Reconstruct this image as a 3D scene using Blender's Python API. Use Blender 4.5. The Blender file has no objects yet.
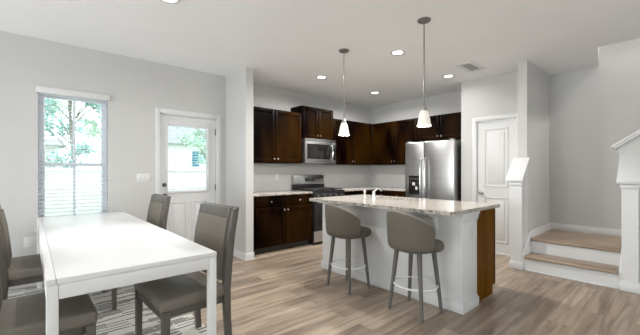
import bpy, bmesh, math, random
from mathutils import Vector, Matrix
random.seed(7)
PI = math.pi
SC = bpy.context.scene
COL = SC.collection

# ------------------------------------------------------------------ camera, world, exposure, daylight
cam_d = bpy.data.cameras.new('camera')
cam = bpy.data.objects.new('camera', cam_d); COL.objects.link(cam)
cam.location = (0, 0, 1.26)
cam.rotation_euler = (PI/2, 0, math.radians(-41.5))
cam_d.sensor_width = 36; cam_d.lens = 18.43; cam_d.shift_y = 4/640
cam_d.clip_start = 0.05
SC.camera = cam

SC.view_settings.view_transform = 'Standard'
SC.view_settings.look = 'None'
SC.view_settings.exposure = 0.25
SC.view_settings.gamma = 1.0
SC.view_settings.use_curve_mapping = False

w = bpy.data.worlds.new('sky'); SC.world = w; w.use_nodes = True
bg = w.node_tree.nodes['Background']
bg.inputs[0].default_value = (0.90, 0.97, 1.0, 1); bg.inputs[1].default_value = 3.0

def area(name, loc, direction, sx, sy, power, color=(1, 1, 1), spread=PI):
    l = bpy.data.lights.new(name, 'AREA'); l.shape = 'RECTANGLE'; l.size = sx; l.size_y = sy
    l.energy = power; l.color = color; l.spread = spread
    o = bpy.data.objects.new(name, l); COL.objects.link(o); o.location = loc
    o.rotation_euler = Vector(direction).to_track_quat('-Z', 'Y').to_euler()
    return o
# daylight entering by the living room's windows: a patio door in the left wall, two windows in the rear wall
area('daylight_patio', (-4.58, 2.4, 1.22), (1, 0, 0.75), 4.2, 2.1, 145, (0.97, 0.99, 1.0))
area('daylight_rear', (1.2, -3.38, 1.5), (0, 1, 0.45), 4.4, 1.7, 3, (1.0, 1.0, 1.0))
# the upper floor's ceiling lamp over the stairwell
area('stairwell_lamp', (5.5, -1.3, 5.05), (0, 0, -1), 0.5, 0.5, 85, (1.0, 0.97, 0.93))

# ------------------------------------------------------------------ materials
def mat(name, color, rough=0.5, metal=0.0, noise=None, bump=0.0, coat=0.0, spec=0.5, emit=None, trans=0.0, sheen=0.0):
    m = bpy.data.materials.new(name); m.use_nodes = True
    nt = m.node_tree; b = nt.nodes['Principled BSDF']
    b.inputs['Base Color'].default_value = (*color, 1)
    b.inputs['Roughness'].default_value = rough; b.inputs['Metallic'].default_value = metal
    b.inputs['Coat Weight'].default_value = coat; b.inputs['Coat Roughness'].default_value = 0.15
    b.inputs['Specular IOR Level'].default_value = spec
    b.inputs['Transmission Weight'].default_value = trans
    b.inputs['Sheen Weight'].default_value = sheen
    if emit:
        b.inputs['Emission Color'].default_value = (*emit[0], 1); b.inputs['Emission Strength'].default_value = emit[1]
    if noise:
        # noise = (color2, (scale xyz), detail, lo, hi)
        c2, s, det, lo, hi = noise
        tc = nt.nodes.new('ShaderNodeTexCoord'); mp = nt.nodes.new('ShaderNodeMapping')
        mp.inputs['Scale'].default_value = s
        n = nt.nodes.new('ShaderNodeTexNoise'); n.inputs['Scale'].default_value = 1.0; n.inputs['Detail'].default_value = det
        r = nt.nodes.new('ShaderNodeValToRGB')
        r.color_ramp.elements[0].position = lo; r.color_ramp.elements[0].color = (*color, 1)
        r.color_ramp.elements[1].position = hi; r.color_ramp.elements[1].color = (*c2, 1)
        L = nt.links.new
        L(tc.outputs['Object'], mp.inputs['Vector']); L(mp.outputs[0], n.inputs['Vector'])
        L(n.outputs['Fac'], r.inputs['Fac']); L(r.outputs['Color'], b.inputs['Base Color'])
        if bump:
            bp = nt.nodes.new('ShaderNodeBump'); bp.inputs['Strength'].default_value = bump; bp.inputs['Distance'].default_value = 0.004
            L(n.outputs['Fac'], bp.inputs['Height']); L(bp.outputs[0], b.inputs['Normal'])
    return m

M = {}
M['wall'] = mat('grey wall paint', (0.53, 0.528, 0.518), 0.7, noise=((0.545, 0.543, 0.533), (3, 3, 3), 3, 0.3, 0.7))
M['ceil'] = mat('ceiling paint', (0.85, 0.86, 0.865), 0.8, noise=((0.87, 0.88, 0.885), (2, 2, 2), 3, 0.3, 0.7))
M['trim'] = mat('white trim paint', (0.635, 0.64, 0.64), 0.4, noise=((0.655, 0.66, 0.66), (5, 5, 5), 2, 0.3, 0.7))
M['islandp'] = mat('white island paint', (0.68, 0.69, 0.69), 0.5, noise=((0.70, 0.71, 0.71), (3, 3, 3), 2, 0.3, 0.7))
M['table'] = mat('white lacquer', (0.81, 0.81, 0.81), 0.35, noise=((0.83, 0.83, 0.83), (4, 4, 4), 2, 0.3, 0.7))
M['cab'] = mat('espresso wood', (0.002, 0.0005, 0.0003), 0.38, noise=((0.026, 0.010, 0.0012), (2.2, 2.2, 0.9), 6, 0.40, 0.68), spec=0.04)
M['cabend'] = mat('stained end panel', (0.08, 0.027, 0.001), 0.3, noise=((0.17, 0.07, 0.004), (9, 9, 0.8), 6, 0.3, 0.7), spec=0.02)
M['steel'] = mat('brushed steel', (0.50, 0.50, 0.50), 0.30, 1.0, noise=((0.56, 0.56, 0.555), (2, 2, 60), 3, 0.3, 0.7))
M['steeld'] = mat('dark steel', (0.26, 0.255, 0.25), 0.35, 1.0, noise=((0.30, 0.295, 0.29), (2, 2, 40), 3, 0.3, 0.7))
M['chrome'] = mat('chrome', (0.78, 0.78, 0.78), 0.12, 1.0)
M['nickel'] = mat('satin nickel', (0.55, 0.54, 0.52), 0.28, 1.0)
M['white_metal'] = mat('white coated metal', (0.80, 0.80, 0.79), 0.25, noise=((0.82, 0.82, 0.81), (9, 9, 9), 2, 0.3, 0.7))
M['bronze'] = mat('dark bronze', (0.10, 0.095, 0.09), 0.35, 0.8)
M['black'] = mat('black enamel', (0.012, 0.012, 0.013), 0.3, noise=((0.018, 0.018, 0.018), (20, 20, 20), 2, 0.3, 0.7))
M['iron'] = mat('cast iron', (0.02, 0.02, 0.02), 0.6, noise=((0.04, 0.04, 0.04), (60, 60, 60), 2, 0.3, 0.7))
M['blackglass'] = mat('black glass', (0.015, 0.013, 0.012), 0.10, spec=0.45)
M['display'] = mat('display', (0.02, 0.03, 0.03), 0.2, emit=((0.55, 0.75, 0.8), 0.06))
M['chairframe'] = mat('grey washed wood', (0.085, 0.075, 0.064), 0.5, noise=((0.115, 0.103, 0.09), (14, 14, 3), 5, 0.3, 0.7))
M['chairfab'] = mat('taupe chair fabric', (0.135, 0.118, 0.093), 0.75, noise=((0.165, 0.145, 0.116), (160, 160, 160), 3, 0.3, 0.7), bump=0.15, sheen=0.0)
M['seatfab'] = mat('taupe seat leatherette', (0.15, 0.132, 0.110), 0.55, noise=((0.19, 0.168, 0.141), (90, 90, 90), 3, 0.3, 0.7), bump=0.1)
M['stoolfab'] = mat('greige stool fabric', (0.115, 0.101, 0.081), 0.85, noise=((0.145, 0.128, 0.105), (220, 220, 120), 3, 0.3, 0.7), bump=0.2, sheen=0.0)
M['stoolleg'] = mat('grey stool wood', (0.115, 0.11, 0.10), 0.5, noise=((0.145, 0.137, 0.125), (20, 20, 4), 4, 0.3, 0.7))
M['tread'] = mat('oak tread', (0.24, 0.175, 0.125), 0.4, noise=((0.36, 0.275, 0.205), (14, 2.0, 14), 6, 0.3, 0.7))
M['plate'] = mat('white plastic', (0.66, 0.66, 0.65), 0.35)
M['slot'] = mat('grey slot plastic', (0.35, 0.35, 0.35), 0.5)
M['blind'] = mat('white blind slats', (0.70, 0.73, 0.77), 0.45)
M['vinylframe'] = mat('white window vinyl', (0.84, 0.88, 0.93), 0.4)
M['shade'] = mat('frosted glass shade', (0.80, 0.77, 0.71), 0.35, emit=((1.0, 0.88, 0.68), 0.22))
M['lens'] = mat('lit diffuser', (0.95, 0.95, 0.95), 0.4, emit=((1.0, 0.97, 0.92), 5.0))
M['sink'] = mat('sink steel', (0.6, 0.6, 0.6), 0.25, 1.0)
M['fence'] = mat('white vinyl fence', (0.80, 0.81, 0.82), 0.5, noise=((0.84, 0.85, 0.86), (1, 1, 4), 2, 0.3, 0.7))
M['leaf'] = mat('leaves', (0.18, 0.40, 0.36), 0.6, noise=((0.38, 0.60, 0.56), (1.6, 1.6, 1.6), 3, 0.35, 0.65))
M['leaf2'] = mat('pale leaves', (0.36, 0.56, 0.42), 0.6, noise=((0.55, 0.70, 0.56), (1.6, 1.6, 1.6), 3, 0.35, 0.65))
M['bark'] = mat('bark', (0.22, 0.20, 0.18), 0.9, noise=((0.34, 0.31, 0.28), (8, 8, 2), 5, 0.3, 0.7))
M['lawn'] = mat('lawn', (0.12, 0.2, 0.07), 0.9, noise=((0.2, 0.28, 0.11), (3, 3, 3), 6, 0.3, 0.7))
M['siding'] = mat('white siding', (0.78, 0.79, 0.80), 0.6, noise=((0.82, 0.83, 0.84), (0.5, 0.5, 9), 2, 0.3, 0.7))
M['roof'] = mat('grey shingles', (0.25, 0.26, 0.28), 0.8, noise=((0.34, 0.35, 0.37), (3, 3, 12), 4, 0.3, 0.7))
M['bluepane'] = mat('blue window glass', (0.05, 0.22, 0.34), 0.2)

def glass_mat():
    m = bpy.data.materials.new('window glass'); m.use_nodes = True; nt = m.node_tree
    out = nt.nodes['Material Output']; nt.nodes.remove(nt.nodes['Principled BSDF'])
    t = nt.nodes.new('ShaderNodeBsdfTransparent'); t.inputs[0].default_value = (0.96, 0.985, 0.98, 1)
    g = nt.nodes.new('ShaderNodeBsdfGlossy'); g.inputs['Roughness'].default_value = 0.02
    f = nt.nodes.new('ShaderNodeFresnel'); f.inputs[0].default_value = 1.45
    x = nt.nodes.new('ShaderNodeMixShader'); L = nt.links.new
    L(f.outputs[0], x.inputs[0]); L(t.outputs[0], x.inputs[1]); L(g.outputs[0], x.inputs[2]); L(x.outputs[0], out.inputs[0])
    return m
M['glass'] = glass_mat()

def floor_mat():
    m = bpy.data.materials.new('plank floor'); m.use_nodes = True; nt = m.node_tree; L = nt.links.new
    b = nt.nodes['Principled BSDF']; b.inputs['Roughness'].default_value = 0.42
    tc = nt.nodes.new('ShaderNodeTexCoord')
    br = nt.nodes.new('ShaderNodeTexBrick'); br.offset = 0.37; br.inputs['Scale'].default_value = 1
    br.inputs['Brick Width'].default_value = 1.25; br.inputs['Row Height'].default_value = 0.165
    br.inputs['Mortar Size'].default_value = 0.0018; br.inputs['Mortar Smooth'].default_value = 0.2; br.inputs['Bias'].default_value = 0
    br.inputs['Color1'].default_value = (0, 0, 0, 1); br.inputs['Color2'].default_value = (1, 1, 1, 1); br.inputs['Mortar'].default_value = (0.5, 0.5, 0.5, 1)
    L(tc.outputs['Object'], br.inputs['Vector'])
    # grain, shifted per plank by the brick tint
    off = nt.nodes.new('ShaderNodeVectorMath'); off.operation = 'MULTIPLY_ADD'
    L(br.outputs['Color'], off.inputs[0]); off.inputs[1].default_value = (7, 3, 5); L(tc.outputs['Object'], off.inputs[2])
    mp = nt.nodes.new('ShaderNodeMapping'); mp.inputs['Scale'].default_value = (0.9, 11, 1); L(off.outputs[0], mp.inputs['Vector'])
    n = nt.nodes.new('ShaderNodeTexNoise'); n.inputs['Scale'].default_value = 1.3; n.inputs['Detail'].default_value = 7; n.inputs['Roughness'].default_value = 0.62
    n.inputs['Distortion'].default_value = 0.6
    L(mp.outputs[0], n.inputs['Vector'])
    r = nt.nodes.new('ShaderNodeValToRGB'); e = r.color_ramp.elements
    e[0].position = 0.28; e[0].color = (0.14, 0.102, 0.073, 1); e[1].position = 0.72; e[1].color = (0.46, 0.372, 0.29, 1)
    k = e.new(0.5); k.color = (0.30, 0.235, 0.176, 1)
    L(n.outputs['Fac'], r.inputs['Fac'])
    tint = nt.nodes.new('ShaderNodeMix'); tint.data_type = 'RGBA'; tint.blend_type = 'MULTIPLY'; tint.inputs['Factor'].default_value = 1
    tr = nt.nodes.new('ShaderNodeValToRGB'); tr.color_ramp.elements[0].color = (0.70, 0.68, 0.66, 1); tr.color_ramp.elements[1].color = (1.25, 1.24, 1.23, 1)
    L(br.outputs['Color'], tr.inputs['Fac'])
    L(r.outputs['Color'], tint.inputs['A']); L(tr.outputs['Color'], tint.inputs['B'])
    mo = nt.nodes.new('ShaderNodeMix'); mo.data_type = 'RGBA'; mo.blend_type = 'MIX'; mo.inputs['B'].default_value = (0.09, 0.07, 0.055, 1)
    sc = nt.nodes.new('ShaderNodeMath'); sc.operation = 'MULTIPLY'; sc.inputs[1].default_value = 0.6
    L(br.outputs['Fac'], sc.inputs[0]); L(sc.outputs[0], mo.inputs['Factor']); L(tint.outputs['Result'], mo.inputs['A'])
    L(mo.outputs['Result'], b.inputs['Base Color'])
    return m
M['floor'] = floor_mat()

def granite_mat():
    m = bpy.data.materials.new('speckled granite'); m.use_nodes = True; nt = m.node_tree; L = nt.links.new
    b = nt.nodes['Principled BSDF']; b.inputs['Roughness'].default_value = 0.12
    tc = nt.nodes.new('ShaderNodeTexCoord')
    n = nt.nodes.new('ShaderNodeTexNoise'); n.inputs['Scale'].default_value = 62; n.inputs['Detail'].default_value = 4; n.inputs['Roughness'].default_value = 0.7
    L(tc.outputs['Object'], n.inputs['Vector'])
    r = nt.nodes.new('ShaderNodeValToRGB'); e = r.color_ramp.elements
    e[0].position = 0.38; e[0].color = (0.05, 0.05, 0.045, 1); e[1].position = 0.62; e[1].color = (0.56, 0.515, 0.465, 1)
    k = e.new(0.45); k.color = (0.26, 0.255, 0.22, 1); k2 = e.new(0.50); k2.color = (0.50, 0.455, 0.41, 1)
    L(n.outputs['Fac'], r.inputs['Fac']); L(r.outputs['Color'], b.inputs['Base Color'])
    return m
M['granite'] = granite_mat()

def rug_mat():
    m = bpy.data.materials.new('dashed rug'); m.use_nodes = True; nt = m.node_tree; L = nt.links.new
    b = nt.nodes['Principled BSDF']; b.inputs['Roughness'].default_value = 0.95
    tc = nt.nodes.new('ShaderNodeTexCoord')
    br = nt.nodes.new('ShaderNodeTexBrick'); br.offset = 0.43; br.squash = 1.6; br.squash_frequency = 3
    br.inputs['Scale'].default_value = 1; br.inputs['Brick Width'].default_value = 0.26; br.inputs['Row Height'].default_value = 0.025
    br.inputs['Mortar Size'].default_value = 0.0045; br.inputs['Color1'].default_value = (0, 0, 0, 1); br.inputs['Color2'].default_value = (1, 1, 1, 1); br.inputs['Mortar'].default_value = (1, 1, 1, 1)
    d = nt.nodes.new('ShaderNodeTexNoise'); d.inputs['Scale'].default_value = 5
    v = nt.nodes.new('ShaderNodeVectorMath'); v.operation = 'MULTIPLY_ADD'; v.inputs[1].default_value = (0.10, 0.03, 0)
    L(tc.outputs['Object'], d.inputs['Vector']); L(d.outputs['Color'], v.inputs[0]); L(tc.outputs['Object'], v.inputs[2])
    L(v.outputs[0], br.inputs['Vector'])
    r = nt.nodes.new('ShaderNodeValToRGB'); r.color_ramp.interpolation = 'CONSTANT'; e = r.color_ramp.elements
    e[0].position = 0; e[0].color = (0.05, 0.047, 0.044, 1); e[1].position = 0.50; e[1].color = (0.56, 0.545, 0.515, 1)
    k = e.new(0.30); k.color = (0.17, 0.19, 0.18, 1)
    L(br.outputs['Color'], r.inputs['Fac']); L(r.outputs['Color'], b.inputs['Base Color'])
    n = nt.nodes.new('ShaderNodeTexNoise'); n.inputs['Scale'].default_value = 300
    bp = nt.nodes.new('ShaderNodeBump'); bp.inputs['Strength'].default_value = 0.4; bp.inputs['Distance'].default_value = 0.003
    L(tc.outputs['Object'], n.inputs['Vector']); L(n.outputs['Fac'], bp.inputs['Height']); L(bp.outputs[0], b.inputs['Normal'])
    return m
M['rug'] = rug_mat()

# ------------------------------------------------------------------ mesh helpers
def B(): return bmesh.new()

def box(bm, x0, x1, y0, y1, z0, z1, bev=0.0, seg=2):
    x0, x1 = sorted((x0, x1)); y0, y1 = sorted((y0, y1)); z0, z1 = sorted((z0, z1))
    t = bmesh.new()
    bmesh.ops.create_cube(t, size=1)
    for v in t.verts:
        v.co = Vector(((x0+x1)/2 + v.co.x*(x1-x0), (y0+y1)/2 + v.co.y*(y1-y0), (z0+z1)/2 + v.co.z*(z1-z0)))
    if bev > 0:
        bmesh.ops.bevel(t, geom=t.edges[:], offset=bev, segments=seg, profile=0.5, affect='EDGES')
    merge(bm, t)
    return bm

def merge(bm, t):
    me = bpy.data.meshes.new('tmp'); t.to_mesh(me); t.free(); bm.from_mesh(me); bpy.data.meshes.remove(me)

def prism(bm, pts, axis, a, b, bev=0.0):
    """polygon in the two other axes, pushed from a to b along axis ('x': pts are (y,z); 'y': (x,z); 'z': (x,y))"""
    t = bmesh.new()
    def p3(p, c):
        return Vector((c, p[0], p[1])) if axis == 'x' else Vector((p[0], c, p[1])) if axis == 'y' else Vector((p[0], p[1], c))
    va = [t.verts.new(p3(p, a)) for p in pts]; vb = [t.verts.new(p3(p, b)) for p in pts]
    t.faces.new(va); t.faces.new(vb[::-1]); n = len(pts)
    for i in range(n): t.faces.new((va[i], vb[i], vb[(i+1) % n], va[(i+1) % n]))
    bmesh.ops.recalc_face_normals(t, faces=t.faces[:])
    if bev: bmesh.ops.bevel(t, geom=t.edges[:], offset=bev, segments=2, profile=0.5, affect='EDGES')
    merge(bm, t); return bm

def tube(bm, pts, r, seg=12, closed=False, sq=False, phase=0.0):
    pts = [Vector(p) for p in pts]; n = len(pts)
    rs = r if isinstance(r, (list, tuple)) else [r]*n
    t = bmesh.new(); rings = []
    up = None
    for i, p in enumerate(pts):
        if closed: d = pts[(i+1) % n] - pts[i-1]
        else: d = pts[min(i+1, n-1)] - pts[max(i-1, 0)]
        d.normalize()
        if up is None:
            up = Vector((0, 0, 1)) if abs(d.z) < 0.9 else Vector((1, 0, 0))
        a = d.cross(up).normalized(); b = a.cross(d).normalized(); up = b
        rings.append([t.verts.new(p + (a*math.cos(phase+2*PI*k/seg) + b*math.sin(phase+2*PI*k/seg))*rs[i]) for k in range(seg)])
    m = n if closed else n-1
    for i in range(m):
        A, C = rings[i], rings[(i+1) % n]
        for k in range(seg): t.faces.new((A[k], A[(k+1) % seg], C[(k+1) % seg], C[k]))
    if not closed:
        t.faces.new(rings[0][::-1]); t.faces.new(rings[-1])
    bmesh.ops.recalc_face_normals(t, faces=t.faces[:])
    merge(bm, t); return bm

def lathe(bm, prof, c=(0, 0, 0), seg=24, axis='z'):
    t = bmesh.new(); rings = []
    for (r, z) in prof:
        if r < 1e-5: rings.append([t.verts.new((0, 0, z))])
        else: rings.append([t.verts.new((r*math.cos(2*PI*k/seg), r*math.sin(2*PI*k/seg), z)) for k in range(seg)])
    for A, C in zip(rings, rings[1:]):
        for k in range(seg):
            q = (k+1) % seg
            if len(A) == 1 and len(C) == 1: continue
            if len(A) == 1: t.faces.new((A[0], C[q], C[k]))
            elif len(C) == 1: t.faces.new((A[k], A[q], C[0]))
            else: t.faces.new((A[k], A[q], C[q], C[k]))
    bmesh.ops.recalc_face_normals(t, faces=t.faces[:])
    rot = {'z': Matrix(), '-x': Matrix.Rotation(-PI/2, 4, 'Y'), '-y': Matrix.Rotation(PI/2, 4, 'X')}[axis]
    bmesh.ops.transform(t, matrix=Matrix.Translation(c) @ rot, verts=t.verts[:])
    merge(bm, t); return bm

def root_of(p):
    while p.parent: p = p.parent
    return p

def obj(name, bm, m, parent=None, world=True, smooth=True):
    if parent is not None and world:
        bmesh.ops.translate(bm, vec=-root_of(parent).location, verts=bm.verts[:])
    me = bpy.data.meshes.new(name); bm.to_mesh(me); bm.free()
    me.materials.append(M[m] if isinstance(m, str) else m)
    if smooth:
        me.shade_smooth(); me.set_sharp_from_angle(angle=math.radians(32))
    o = bpy.data.objects.new(name, me); COL.objects.link(o)
    if parent is not None: o.parent = parent
    return o

def tag(o, label, cat=None, group=None, kind=None):
    o['label'] = label
    if cat: o['category'] = cat
    if group: o['group'] = group
    if kind: o['kind'] = kind
    return o

def thing(name, label, cat, loc=(0, 0, 0), rz=0, group=None, kind=None):
    o = bpy.data.objects.new(name, None); COL.objects.link(o); o.empty_display_size = 0.1
    o.location = loc; o.rotation_euler = (0, 0, rz)
    return tag(o, label, cat, group, kind)

def struct(name, bm, m, label, cat, parent=None):
    o = obj(name, bm, m, parent)
    return tag(o, label, cat, kind='structure')

def copy_tree(o, parent=None):
    c = o.copy(); COL.objects.link(c)
    if parent is not None: c.parent = parent
    for ch in [x for x in o.children if x.type != 'LIGHT']: copy_tree(ch, c)
    return c

# ------------------------------------------------------------------ the setting
CE = 2.74
struct('floor', box(B(), -4.75, 6.1, -3.55, 5.05, -0.1, 0), 'floor', 'greige wood plank floor', 'floor')
struct('ceiling', prism(B(), [(-4.75, -3.55), (5.06, -3.55), (5.06, 0.727), (5.97, 0.85), (6.1, 0.85), (6.1, 5.05), (-4.75, 5.05)], 'z', CE, 3.04),
       'ceil', 'flat white ceiling with recessed lights', 'ceiling')

# window wall: Y = 4.8
WX0, WX1, WZ0, WZ1 = 0.065, 0.727, 0.62, 2.175
DX0, DX1, DZ = 1.325, 2.142, 2.065
bm = B()
for a in ((-4.75, WX0, 0, CE), (WX0, WX1, 0, WZ0), (WX0, WX1, WZ1, CE), (WX1, DX0, 0, CE), (DX0, DX1, DZ, CE), (DX1, 2.30, 0, CE)):
    box(bm, a[0], a[1], 4.80, 4.95, a[2], a[3])
struct('wall_window', bm, 'wall', 'grey wall with the blind-covered window and the glazed door', 'wall')
struct('wall_stub', box(B(), 2.288, 2.412, 4.175, 4.95, 0, CE), 'wall', 'short grey wall end between the glazed door and the kitchen', 'wall')
struct('wall_kitchen', box(B(), 2.412, 6.02, 4.90, 5.05, 0, CE), 'wall', 'grey kitchen wall behind the range', 'wall')
struct('wall_refrigerator', box(B(), 5.90, 6.02, 2.52, 4.90, 0, CE), 'wall', 'grey kitchen wall behind the refrigerator', 'wall')
PY0, PY1, PZ = 1.70, 2.275, 2.06
bm = B()
for a in ((1.55, PY0, 0, CE), (PY0, PY1, PZ, CE), (PY1, 2.52, 0, CE)): box(bm, 5.36, 5.46, a[0], a[1], a[2], a[3])
box(bm, 5.46, 6.02, 2.44, 2.52, 0, CE)
struct('wall_pantry', bm, 'wall', 'pale grey wall around the pantry door', 'wall')
struct('wall_stair_side', box(B(), 4.94, 5.97, 1.436, 1.55, 0, CE), 'wall', 'grey wall along the left side of the stair landing', 'wall')
struct('wall_stair_back', box(B(), 5.97, 6.1, -3.55, 1.55, 0, 5.3), 'wall', 'tall grey wall behind the stair landing', 'wall')
# upper stairwell
bm = B(); box(bm, 5.0, 5.06, -3.55, 0.73, 3.04, 5.3); prism(bm, [(5.06, 0.727), (5.97, 0.85), (5.97, 0.95), (5.0, 0.82)], 'z', 3.04, 5.3)
box(bm, 5.0, 6.1, -3.55, -3.4, 0, 5.3); box(bm, 5.0, 6.1, -3.55, 0.95, 5.3, 5.4)
struct('wall_stair_upper', bm, 'wall', 'upper stairwell walls above the stair opening', 'wall')
# knee wall along the upper flight
def sl(y): return 1.535 + 0.714*(0.53 - y)
struct('wall_flight', prism(B(), [(-3.55, 0), (0.353, 0), (0.353, 1.35), (0.53, 1.35), (0.53, sl(0.53)), (-1.1, sl(-1.1)), (-1.1, CE), (-3.55, CE)], 'x', 4.94, 5.06),
       'wall', 'pale wall with sloping top along the upper stair flight', 'wall')
struct('trim_flight_cap', None or prism(prism(B(), [(0.588, sl(0.588)+0.028), (0.588, sl(0.588)+0.055), (-1.1, sl(-1.1)+0.055), (-1.1, sl(-1.1)+0.028)], 'x', 4.885, 5.10, 0.004),
       [(0.565, sl(0.565)), (0.575, sl(0.575)+0.028), (-1.1, sl(-1.1)+0.028), (-1.1, sl(-1.1))], 'x', 4.90, 5.09, 0.004),
       'trim', 'sloping white cap on the upper flight wall', 'trim')
# low walls with sloping caps either side of the bottom steps
def knee(side, y0, y1, cy0, cy1, label):
    o = struct('wall_knee_'+side, prism(B(), [(4.70, 0), (4.94, 0), (4.94, 1.40), (4.70, 1.11)], 'y', y0, y1), 'trim', label, 'wall')
    c = obj('sloped_cap', prism(B(), [(4.668, 1.130), (4.668, 1.160), (4.939, 1.448), (4.939, 1.412)], 'y', cy0, cy1, 0.004), 'trim', o)
    obj('cap_molding', prism(B(), [(4.683, 1.085), (4.683, 1.112), (4.939, 1.41), (4.939, 1.37)], 'y', y0-0.012, y1+0.012, 0.003), 'trim', o)
    bb = B(); box(bb, 4.682, 4.939, y0-0.018, y1+0.018, 0, 0.085, 0.004); box(bb, 4.688, 4.939, y0-0.012, y1+0.012, 0.085, 0.10, 0.004)
    obj('base_molding', bb, 'trim', o)
    return o
knee('left', 1.425, 1.556, 1.405, 1.604, 'low white wall with sloping cap left of the stairs')
knee('right', 0.354, 0.484, 0.315, 0.522, 'low white wall with sloping cap right of the stairs')

# walls behind the camera, with the openings the daylight comes by
bm = B()
for a in ((-3.55, 0.3, 0, CE), (0.3, 4.5, 2.27, CE), (0.3, 4.5, 0, 0.15), (4.5, 4.95, 0, CE)): box(bm, -4.75, -4.6, a[0], a[1], a[2], a[3])
struct('wall_left', bm, 'wall', 'grey living room wall with a patio opening', 'wall')
bm = B()
for a in ((-4.75, -1.0, 0, CE), (-1.0, 3.4, 0, 0.65), (-1.0, 3.4, 2.35, CE), (3.4, 5.0, 0, CE)): box(bm, a[0], a[1], -3.55, -3.40, a[2], a[3])
struct('wall_rear', bm, 'wall', 'grey living room wall with wide windows', 'wall')

# baseboards
def bboard(bm, x0, x1, y0, y1):
    box(bm, x0, x1, y0, y1, 0, 0.095, 0.002); return bm
bm = bboard(B(), -4.6, 1.265, 4.787, 4.80); bboard(bm, 2.203, 2.288, 4.787, 4.80)
struct('baseboard_window', bm, 'trim', 'white baseboard along the window wall', 'baseboard')
bm = bboard(B(), 2.274, 2.288, 4.162, 4.80); bboard(bm, 2.274, 2.426, 4.161, 4.175); bboard(bm, 2.412, 2.426, 4.161, 4.30)
box(bm, 2.266, 2.288, 4.154, 4.80, 0, 0.018, 0.004); box(bm, 2.266, 2.434, 4.153, 4.175, 0, 0.018, 0.004)
struct('baseboard_stub', bm, 'trim', 'white baseboard around the short wall end', 'baseboard')
bm = bboard(B(), 5.346, 5.36, 1.55, 1.63); bboard(bm, 5.346, 5.36, 2.345, 2.52)
struct('baseboard_pantry', bm, 'trim', 'white baseboard beside the pantry door', 'baseboard')

# window_1
def frame_rect(bm, x0, x1, z0, z1, wd, y0, y1, bev=0.003):
    box(bm, x0, x0+wd, y0, y1, z0, z1, bev); box(bm, x1-wd, x1, y0, y1, z0, z1, bev)
    box(bm, x0+wd, x1-wd, y0, y1, z0, z0+wd, bev); box(bm, x0+wd, x1-wd, y0, y1, z1-wd, z1, bev)
win = thing('window_1', 'tall double-hung window behind a white blind', 'window', ((WX0+WX1)/2, 4.9, WZ0), kind='structure')
bm = B(); frame_rect(bm, WX0, WX1, WZ0, WZ1, 0.026, 4.865, 4.945)
obj('window_frame', bm, 'vinylframe', win)
zm = 1.345; xc = (WX0+WX1)/2
for z0, z1, y in ((zm-0.02, WZ1-0.035, 4.905), (WZ0+0.035, zm+0.02, 4.88)):
    bm = B(); frame_rect(bm, WX0+0.026, WX1-0.026, z0, z1, 0.034, y-0.015, y+0.015)
    box(bm, xc-0.012, xc+0.012, y-0.009, y+0.009, z0+0.036, z1-0.036)
    s = obj('sash', bm, 'vinylframe', win)
    obj('pane', box(B(), WX0+0.055, WX1-0.055, y-0.002, y+0.002, z0+0.035, z1-0.035), 'glass', s)
obj('window_sill', box(B(), WX0-0.03, WX1+0.03, 4.775, 4.86, WZ0-0.022, WZ0, 0.004), 'trim', win)

# blind over the window
bl = thing('window_blind', 'open white slatted blind with a valance, hung over the tall window', 'blind', (xc, 4.80, WZ0))
bm = B(); box(bm, 0.046, 0.738, 4.772, 4.80, 2.136, 2.202, 0.003); box(bm, 0.042, 0.742, 4.768, 4.80, 2.194, 2.206, 0.003)
obj('valance', bm, 'trim', bl)
def slats(bm, x0, x1, yc, z0, z1, pitch, depth, th, tilt):
    z = z0
    while z < z1:
        t = bmesh.new(); bmesh.ops.create_cube(t, size=1)
        for v in t.verts:
            y, zz = v.co.y*depth, v.co.z*th
            v.co = Vector(((x0+x1)/2 + v.co.x*(x1-x0), yc + y*math.cos(tilt) - zz*math.sin(tilt), z + y*math.sin(tilt) + zz*math.cos(tilt)))
        merge(bm, t); z += pitch
bm = B(); slats(bm, WX0+0.004, WX1-0.004, 4.832, WZ0+0.04, 2.16, 0.0435, 0.048, 0.0045, math.radians(6))
obj('slats', bm, 'blind', bl, smooth=False)
obj('bottom_rail', box(B(), WX0+0.004, WX1-0.004, 4.808, 4.856, WZ0+0.004, WZ0+0.022, 0.003), 'blind', bl)
for x in (WX0+0.09, WX1-0.09):
    obj('lift_cord', tube(B(), [(x, 4.807, WZ0+0.01), (x, 4.807, 2.16)], 0.0014, 6), 'blind', bl)
obj('tilt_wand', tube(B(), [(WX0+0.055, 4.80, 1.50), (WX0+0.055, 4.80, 2.16)], 0.004, 8), 'white_metal', bl)

# door_1: glazed exterior door
d1 = thing('door_1', 'white exterior door with a blind-filled glass pane', 'door', ((DX0+DX1)/2, 4.85, 0), kind='structure')
sx0, sx1 = DX0+0.018, DX1-0.018
gx0, gx1, gz0, gz1 = 1.432, 2.003, 0.985, 1.925
bm = B()
for a in ((sx0, gx0, 0.012, 2.04), (gx1, sx1, 0.012, 2.04), (gx0, gx1, 0.012, gz0), (gx0, gx1, gz1, 2.04)): box(bm, a[0], a[1], 4.825, 4.868, a[2], a[3])
slab = obj('door_slab', bm, 'trim', d1)
bm = B()
for x0, x1 in ((1.455, 1.70), (1.765, 2.01)):
    frame_rect(bm, x0, x1, 0.22, 0.835, 0.022, 4.817, 4.826, 0.003); box(bm, x0+0.05, x1-0.05, 4.819, 4.826, 0.27, 0.785, 0.003)
obj('raised_panel', bm, 'trim', d1)
bm = B(); frame_rect(bm, gx0-0.03, gx1+0.03, gz0-0.03, gz1+0.03, 0.034, 4.811, 4.874, 0.004)
obj('glass_frame', bm, 'trim', d1)
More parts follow.
